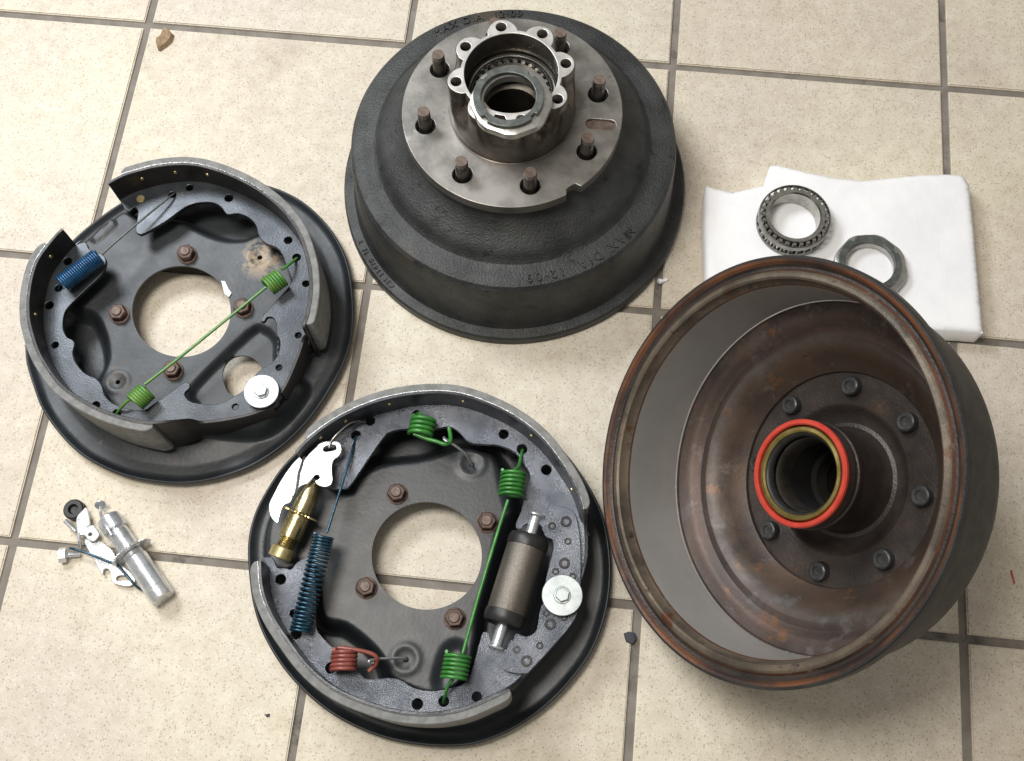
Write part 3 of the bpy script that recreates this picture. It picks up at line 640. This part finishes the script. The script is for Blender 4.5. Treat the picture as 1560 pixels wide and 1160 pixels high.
# ---- assembly D (lower middle)
cenD = W(*cD(580, 554), .030)
D = empty('brake_assembly', (cenD.x, cenD.y, 0), 'newly painted glossy black brake assembly with wheel cylinder and gold adjuster fitted', 'brake assembly', 'backing plate brake assemblies')
rimD = [(36, 520), (42, 640), (60, 735), (95, 820), (150, 905), (220, 980), (300, 1042), (400, 1092), (500, 1122), (620, 1136), (720, 1130), (810, 1100), (890, 1055), (960, 1000), (1030, 925), (1085, 845), (1122, 750), (1140, 650), (1140, 550), (1120, 440), (1080, 350), (1010, 250), (930, 170), (840, 115), (740, 85), (600, 70), (450, 90), (330, 140), (230, 200), (150, 272), (95, 350), (55, 430)]
outD = loopW(cD, rimD, .0118, 8)
hubD = loopW(cD, [(580+168*math.cos(t), 554+164*math.sin(t)) for t in np.arange(0, 2*PI, PI/90)], .030, 1)
panD = [(330, 350), (355, 310), (430, 270), (500, 258), (560, 252), (630, 230), (690, 215), (740, 225), (785, 240), (820, 290), (850, 390), (840, 470), (800, 560), (760, 700), (740, 800), (715, 905), (690, 945), (600, 985), (520, 965), (460, 930), (440, 880), (400, 830), (330, 775), (250, 745), (228, 600), (150, 610), (70, 600), (60, 500), (110, 340), (170, 260)]
pockD = [([(830, 450), (960, 450), (960, 540), (900, 800), (860, 860), (770, 850), (740, 760), (780, 620)], -.012, .006), ([(795, 255), (815, 255), (850, 400), (830, 410)], -.004, .006), ([(690, 830), (640, 840), (610, 940), (640, 960), (700, 900)], -.005, .006)]
bosD = [(717, 272, .0115, .0010), (515, 868, .0115, .0010)]
hD = plate_z(cD, cenD, outD, panD, pockD, bosD, .17)
obj('backing_plate', sheet(outD, [hubD, circ(W(*cD(718, 276), .030), .0024, 16), circ(W(*cD(517, 870), .030), .0024, 16)], hD, .0024, .0028, (.0010, .0020, .0032, .0050, .0075, .0105)), M_paint, D, deg=60)
rD1 = [(178, 236), (215, 197), (265, 157), (330, 118), (420, 80), (520, 57), (620, 51), (700, 62), (790, 95), (870, 140), (940, 200), (1000, 280), (1040, 350), (1060, 412), (1068, 430, .079), (1070, 465, .057), (1072, 540, .0535), (1062, 600, .0535), (1040, 660, .0535)]
wD1 = [(205, 262), (240, 300), (280, 345), (326, 347), (345, 338), (395, 265), (440, 200), (466, 175), (520, 164), (560, 170), (600, 166), (650, 158), (682, 175), (712, 206), (760, 212), (800, 215), (850, 236), (885, 280), (898, 310), (890, 342), (870, 420), (854, 458), (866, 470), (880, 455), (925, 455), (940, 480), (965, 500), (968, 530), (955, 590), (945, 650), (980, 690)]
shoe(D, cD, rD1, 1, 13, wD1, [(408, 143, .0045), (365, 187, .0047), (550, 124, .0045), (815, 183, .0045), (871, 229, .0048), (945, 292, .0048)], M_tableD, M_webD, 1, [(317, 115), (243, 180), (463, 73), (697, 75), (905, 178), (1022, 352)])
rD2 = [(66, 570), (70, 640), (86, 700), (112, 755), (152, 815), (205, 885), (270, 945), (340, 985), (420, 1015), (500, 1035), (600, 1040), (690, 1025), (770, 993), (832, 962), (850, 950, .078), (872, 930, .056), (920, 880, .0535), (990, 800, .0535), (1035, 725, .0535)]
wD2 = [(75, 560), (110, 560), (125, 590), (150, 592), (168, 595), (186, 574), (215, 560), (235, 570), (241, 620), (243, 700), (243, 770), (262, 802), (300, 840), (332, 868), (370, 905), (400, 930), (460, 926), (500, 932), (540, 956), (590, 966), (640, 960), (690, 945), (716, 908), (746, 800), (757, 786), (770, 792), (785, 830), (838, 835), (850, 790), (882, 800), (915, 780), (930, 705), (975, 680)]
shoe(D, cD, rD2, 0, 13, wD2, [(135, 626, .0047), (182, 792, .0047), (175, 730, .0036), (288, 896, .0047), (552, 1006, .0047), (632, 998, .0045), (733, 984, .0042)], M_tableD, M_webD, -1, [])
# doubler plates riveted on the webs
def doubler(pts, spots):
    pl = obj('doubler_plate', prism(loopW(cD, pts, ZW+.003, 3), [], ZW+.0001, ZW+.0032, .0006), M_webD, D)
    for x, y, r in spots:
        c = W(*cD(x, y), ZW+.0032); M = Matrix.Translation(c); r *= .5/1480
        obj('spot_rivet', lathe([(0, -.0002), (r*.55, .0000), (r*.62, .0006), (r*.95, .0006), (r*1.1, -.0001)], 18, M), M_tableC, pl)
doubler([(945, 412), (960, 400), (1008, 407), (1034, 430), (1048, 500), (1050, 620), (1040, 660), (985, 680), (945, 640), (952, 590), (966, 535), (962, 505), (938, 488)], [(1005, 450, 14), (962, 463, 10), (1010, 510, 9), (1000, 577, 14), (973, 602, 9), (1025, 617, 9)])
doubler([(1038, 715), (1020, 765), (960, 835), (900, 900), (880, 914), (830, 909), (811, 895), (815, 870), (836, 812), (885, 805), (920, 785), (935, 705), (985, 690)], [(945, 728, 9), (1000, 742, 9), (957, 762, 14), (855, 840, 9), (925, 828, 9), (885, 875, 14)])
for x, y, r in ((487, 360, .3), (763, 447, .1), (393, 648, .45), (664, 742, .2)): nut_stud(D, cD, x, y, r)
washer(D, cD, 993, 674, .0180, .0625)
coil_spring(D, 'return_spring', M_green, cD, [[(872, 232, .048), (866, 258, .056), (860, 282, .064), (848, 292, .068)], [(828, 384, .068), (800, 470, .066), (740, 670, .065), (690, 852, .068)], [(660, 930, .066), (645, 950, .064), (636, 980, .058), (632, 1000, .047)]],
            [((846, 296, .064), (836, 372, .064), .0106, 6, 0), ((677, 852, .064), (662, 930, .064), .0106, 6, 0)], .0016, .064)
coil_spring(D, 'hold_down_spring', M_green, cD, [[(550, 126, .048), (553, 122, .060), (560, 120, .068)], [(540, 182, .066), (575, 196, .066), (610, 206, .066), (636, 214, .066), (652, 205, .064), (652, 185, .060), (648, 164, .058)]],
            [((573, 132, .063), (560, 186, .063), .0104, 4, 0)], .0020, .063)
coil_spring(D, 'hold_down_spring', M_red, cD, [[(288, 896, .047), (293, 886, .056), (300, 880, .060)], [(310, 834, .070), (350, 838, .070), (405, 850, .068), (428, 864, .066), (426, 884, .062), (404, 906, .060)]],
            [((331, 840, .062), (326, 904, .062), .0100, 5, 0)], .0019, .062)
coil_spring(D, 'adjuster_spring', M_bluedark, cD, [[(365, 190, .050), (350, 245, .056), (318, 350, .064), (290, 440, .070), (276, 484, .072)]],
            [((267, 490, .067), (196, 782, .062), .0086, 24, 0, lambda t: t+.035*math.sin(2*PI*t-.3)*-1 if 0 < t < 1 else t)], .00125, .064)
for pts in ([(718, 278, .028), (718, 276, .034), (700, 246, .046), (672, 222, .056), (640, 200, .064), (633, 194, .066), (634, 200, .069), (642, 206, .069)],
            [(517, 873, .028), (516, 868, .034), (490, 866, .044), (440, 868, .058), (412, 872, .066), (404, 876, .068), (408, 882, .066), (418, 880, .064)]):
    coil_spring(D, 'anchor_pin', M_zinc, cD, [pts], [], .00125, 0)
# wheel cylinder
a_ = W(*cD(896, 490), .050); b_ = W(*cD(810, 770), .050); ax = (b_-a_); Lc = ax.length; MCY = frame(a_, ax)
wc = obj('wheel_cylinder', lathe([(0, .006), (.0170, .006), (.0176, .010), (.0180, .012), (.0180, Lc-.012), (.0176, Lc-.010), (.0170, Lc-.006), (0, Lc-.006)], 56, MCY), M_cyl, D)
for s_, e in ((0, 1), (1, -1)):
    Mx = MCY if s_ == 0 else frame(b_, -ax)
    obj('rubber_boot', lathe([(.005, .0012), (.0140, .0010), (.0172, .0020), (.0186, .0042), (.0190, .008), (.0187, .0128), (.0180, .0132), (.017, .0132)], 48, Mx), M_rubber, wc)
    obj('piston_rod', lathe([(0, -.0205), (.0078, -.0202), (.0084, -.0192), (.0084, -.0180), (.0076, -.0172), (.0052, -.0166), (.0052, .003), (0, .003)], 32, Mx), M_zinc, wc)
# adjuster
a_ = W(*cD(243, 322), .058); b_ = W(*cD(132, 562), .050); ax = (b_-a_); L_ = ax.length; MAD = frame(a_, ax)
f = lambda t: t*L_
adj = obj('adjuster', lathe([(0, .002), (.0040, .002), (.0062, .006), (.0082, .013), (.0094, .021), (.0098, f(.42)), (0, f(.42))], 36, MAD), M_gold, D)
bm = bmesh.new(); N = 30
obj('star_wheel', lathe([(0, f(.43)), (.0150, f(.43)), (.0160, f(.434)), (.0160, f(.452)), (.0150, f(.456)), (0, f(.456))], 96, MAD, rfun=lambda a, r, z: 1+(.035*math.cos(32*a) if r > .012 else 0)), M_gold, adj)
obj('threaded_barrel', lathe([(.0100, f(.456)), (.0102, f(.48)), (.0103, f(.50)), (.0103, f(.735)), (.0092, f(.75))]+[(.0082-(.0006 if i % 2 else 0), f(.755)+i*.0008) for i in range(10)]+[(.0082, f(.86))], 40, MAD), M_gold, adj)
obj('adjuster_socket', lathe([(.0060, f(.86)), (.0106, f(.865)), (.0112, f(.875)), (.0112, f(.99)), (.0106, f(1.0)), (.003, f(1.0)), (0, f(.99))], 40, MAD), M_brass, adj)
lev = prism(loopW(cE, [(392, 315), (412, 294), (450, 282), (505, 280), (532, 292), (542, 318), (540, 345), (522, 372), (496, 392), (486, 430), (488, 480), (490, 510), (476, 540), (440, 550), (404, 538), (386, 516), (402, 508), (415, 495), (403, 478), (384, 484), (368, 505), (340, 530), (300, 545), (275, 585), (262, 610), (240, 560), (285, 470), (330, 380)], .068, 3), [loopW(cE, [(435, 325), (450, 310), (500, 302), (512, 316), (505, 332), (455, 342), (438, 338)], .068, 3)], .0660, .0682, .0005)
obj('adjuster_lever', lev, M_zinc, D)
lev = prism(loopW(cE, [(325, 350), (332, 385), (300, 440), (280, 500), (262, 580), (240, 640), (205, 655), (188, 690), (176, 735), (166, 762), (140, 745), (120, 705), (117, 650), (145, 590), (190, 505), (250, 420), (290, 378)], .060, 3), [], .0580, .0602, .0005)
obj('lever_arm', lev, M_zinc, D)
coil_spring(D, 'lever_wire', M_dsteel, cE, [[(322, 368, .068), (305, 420, .070), (288, 470, .071), (280, 530, .071), (268, 590, .070), (248, 645, .066)]], [], .0010, 0)
coil_spring(D, 'lever_wire', M_steel, cE, [[(470, 320, .070), (485, 275, .070), (530, 225, .070), (590, 175, .068), (645, 160, .062), (668, 168, .058)]], [], .0011, 0)

# ------------------------------------------------------------------ foam pad with bearing and nut
ZF = .027
fpx = [(85, 168), (130, 182), (215, 206), (290, 187), (380, 168), (388, 120), (402, 72), (440, 66), (560, 96), (700, 126), (860, 145), (1000, 131), (1150, 116), (1300, 112), (1362, 122), (1388, 165), (1412, 400), (1438, 700), (1458, 900), (1250, 885), (900, 880), (500, 860), (100, 850), (92, 640), (78, 400), (80, 240)]
floop = [tuple(W(*cF(x, y), ZF).xy) for x, y in fpx]
def fh(X, Y):
    d = sdf(X, Y, floop); z = ZF-.0022*(1-sstep(0, .005, d))
    return z+np.array([.0012*noise.noise(Vector((x*14, y*14, 0)))+.0004*noise.noise(Vector((x*70, y*70, 3))) for x, y in zip(X, Y)])
fl2 = []
for p, q in zip(floop, floop[1:]+floop[:1]):
    n_ = max(1, int((Vector(p)-Vector(q)).length/.004))
    for k in range(n_):
        t = k/n_; fl2.append((p[0]+(q[0]-p[0])*t+random.uniform(-.0002, .0002), p[1]+(q[1]-p[1])*t+random.uniform(-.0002, .0002)))
bm = sheet(fl2, [], fh, .004, .0200)
for v in bm.verts:
    if v.co.z < .0100: v.co.z = .0008
foam = obj('foam_pad', bm, M_foam, deg=70); foam['label'] = 'white foam sheet with a torn edge lying on the tiles under a bearing'; foam['category'] = 'foam sheet'
bc = W(*cF(525, 322), ZF+.020)
B2 = empty('wheel_bearing', (bc.x, bc.y, ZF+.0012), 'loose tapered roller bearing lying on the white foam sheet', 'bearing', 'roller bearings')
bearing(B2, Matrix.Translation(B2.location), .0252, .0366, .0200, 28)
nc = W(*cF(893, 560), ZF+.012)
spindle_nut('spindle_nut', (nc.x, nc.y, ZF+.0012), (0, 0), .15, 'grey spindle nut on the white foam, partly hidden behind the leaning drum')

# ------------------------------------------------------------------ loose adjuster kit on the tiles
KZ = .010
a_ = W(*cK(640, 335), .0118); b_ = W(*cK(1098, 1000), .0118); ax = b_-a_; L_ = ax.length; MK = frame(a_, ax); f = lambda t: t*L_
K = empty('adjuster_screw', (a_.x, a_.y, 0), 'silver adjuster screw with toothed star wheel lying on the tiles', 'adjuster screw')
obj('socket', lathe([(0, -.008), (.0085, -.008), (.0112, -.006), (.0116, -.004), (.0116, f(.085)), (.0110, f(.095)), (0, f(.095))], 40, MK), M_zinc, K)
obj('sleeve', lathe([(.0090, f(.09)), (.0096, f(.11)), (.0100, f(.14)), (.0100, f(.38)), (.006, f(.385))], 40, MK), M_zinc, K)
obj('star_wheel', lathe([(0, f(.385)), (.0185, f(.385)), (.0196, f(.388)), (.0196, f(.398)), (.0185, f(.401)), (0, f(.401))], 120, MK, rfun=lambda a, r, z: 1+(.04*math.cos(34*a) if r > .012 else 0)), M_zinc, K)
obj('barrel', lathe([(.0100, f(.405)), (.0102, f(.45)), (.0110, f(.46)), (.0113, f(.48)), (.0113, f(.86)), (.0109, f(.865)), (.0113, f(.87)), (.0113, f(.985)), (.0106, f(1.0)), (.0066, f(1.0)), (.0060, f(.99)), (0, f(.98))], 44, MK), M_zinc, K)
def one(name, bm, m, label, cat_, deg=32):
    # origin at the thing's own base
    c = Vector((0, 0, 0))
    for v in bm.verts: c += v.co
    c /= len(bm.verts); c.z = 0
    bmesh.ops.translate(bm, verts=bm.verts, vec=-c); o = obj(name, bm, m, deg=deg); o.location = c; o['label'] = label; o['category'] = cat_; return o
lv = prism(loopW(cK, [(400, 470), (440, 480), (470, 505), (520, 485), (590, 530), (640, 570), (665, 620), (680, 660), (730, 705), (800, 760), (845, 800), (835, 860), (790, 888), (730, 885), (660, 862), (635, 830), (630, 775), (600, 735), (565, 745), (555, 785), (520, 730), (470, 640), (430, 570), (400, 510)], .006, 3), [loopW(cK, [(675, 815), (700, 795), (760, 795), (800, 815), (790, 835), (720, 840), (685, 840)], .006, 3)], .0032, .0054, .0005)
one('adjuster_lever', lv, M_zinc, 'flat silver lever plate with a slot lying under the toothed adjuster screw', 'lever')
bk = prism(loopW(cK, [(322, 340), (330, 270), (395, 200), (412, 196), (430, 250), (443, 340), (425, 360), (470, 350), (515, 405), (520, 440), (480, 490), (430, 480), (395, 440), (340, 430)], .012, 3), [circ(W(*cK(445, 430), .012), .0017, 16)], .0090, .0112, .0005)
for x0, y0, x1, y1, r_ in ((228, 310, 325, 405, .0022), (350, 420, 358, 545, .0018)):
    tube([W(*cK(x0, y0), .010), W(*cK((x0+x1)/2, (y0+y1)/2), .010), W(*cK(x1, y1), .0095 if r_ > .002 else .002)], r_, 10, bm=bk)
one('pawl_bracket', bk, M_zinc, 'small bent silver bracket between the rubber plug and the flat lever', 'bracket')
ca, cb = W(*cK(205, 615), .0075), W(*cK(365, 606), .004)
bt = empty('hex_bolt', (ca.x, ca.y, 0), 'short zinc hex bolt lying on the grout left of the flat lever', 'bolt')
MBt = frame(ca, cb-ca); Lb = (cb-ca).length
obj('head', hexa(.0072, -.003, .0035, MBt, .0008), M_zinc, bt)
obj('threaded_shank', lathe([(.0027-(.0005 if i % 2 else 0), .0035+i*.0006) for i in range(int((Lb-.0035)/.0006))]+[(0, Lb)], 18, MBt), M_zinc, bt)
pc = W(*cK(298, 208), .010)
one('rubber_plug', lathe([(0, .0060), (.0035, .0062), (.0045, .0085), (.0050, .0100), (.0085, .0100), (.0098, .0088), (.0100, .0066), (.0088, .0055), (.0088, .0035), (.0098, .002), (.0098, .0), (0, .0)], 40, Matrix.Translation((pc.x, pc.y, .0005))), M_rubber, 'round black rubber plug lying on the tile beside the silver bracket', 'plug')
one('spring_clip_wire', tube([W(*cK(x, y), z) for x, y, z in ((270, 552, .008), (300, 560, .010), (400, 590, .011), (500, 628, .011), (600, 668, .010), (680, 695, .0095), (730, 750, .009), (800, 830, .008), (850, 885, .006), (900, 920, .003), (938, 932, .0014))], .0012, 8, smooth=5), M_bluedark, 'thin blue green bent wire lying across the flat silver lever', 'wire', 60)
nl = tube([W(*cK(x, y), z) for x, y, z in ((540, 190, .012), (543, 240, .013), (555, 300, .018), (600, 370, .023), (640, 440, .0235))], .0016, 10, smooth=5)
lathe([(0, 0), (.0050, 0), (.0054, .0006), (.0050, .0016), (0, .0022)], 24, frame(W(*cK(540, 175), .011), W(*cK(540, 150), .009)-W(*cK(540, 180), .012)), bm=nl)
one('hold_down_pin', nl, M_zinc, 'bent silver pin with a flat head resting over the screw socket', 'pin')

# ------------------------------------------------------------------ scraps on the tiles
def scrap(name, pxs, h, m, label, cat_, cv=lambda x, y: (x, y)):
    c = [W(*cv(x, y), h) for x, y in pxs]; cen = sum(c, Vector())/len(c); bm = bmesh.new()
    lo = [bm.verts.new((p.x, p.y, .0003)) for p in c]; up = [bm.verts.new((*(p+(cen-p)*.18).xy, h*random.uniform(.8, 1.1))) for p in c]; tp = bm.verts.new((cen.x, cen.y, h*1.2))
    n_ = len(c)
    for i in range(n_): bm.faces.new((lo[i], lo[(i+1) % n_], up[(i+1) % n_], up[i])); bm.faces.new((up[i], up[(i+1) % n_], tp))
    bm.faces.new(lo[::-1]); bmesh.ops.recalc_face_normals(bm, faces=bm.faces); return one(name, bm, m, label, cat_, 50)
q = lambda x, y: (180+x/11.6, y/11.6)
scrap('stone_chip', [(810, 450), (870, 470), (915, 530), (970, 580), (930, 690), (840, 770), (720, 858), (680, 845), (640, 690), (730, 600), (770, 520)], .006, M_chip, 'small brown chip on the tile joint at the top left', 'chip', q)
q = lambda x, y: (950+x/11.6, 420+y/11.6)
scrap('paper_scrap', [(600, 50), (640, 60), (710, 65), (740, 30), (800, 35), (805, 70), (770, 95), (700, 110), (650, 128), (610, 100)], .004, M_white, 'tiny white paper scrap lying on a dark tile joint between the two drums', 'paper scrap', q)
scrap('dark_fleck', [(950, 965), (958, 962), (968, 964), (970, 974), (964, 982), (954, 978)], .0025, M_mark, 'dark blue lump beside the tile joint under the leaning drum', 'dirt lump')
scrap('dark_fleck', [(402, 1089), (410, 1087), (411, 1091), (406, 1093)], .002, M_mark, 'tiny grey fleck on the tile at the bottom left', 'dirt fleck')
scrap('red_crumb', [(1539, 870), (1542, 868), (1547, 888), (1545, 892)], .0008, mat('red_crayon', (.45, .08, .10), (.5, .1, .12), 90, .7), 'thin red streak of paint on the tile at the right edge', 'paint streak')
bm = prism([tuple(W(x, y, .031).xy) for x, y in ((337, 428), (343, 429), (348, 440), (353, 447), (349, 453), (342, 448))], [], .0301, .0316, .0003)
obj('paint_flake', bm, M_white, C)
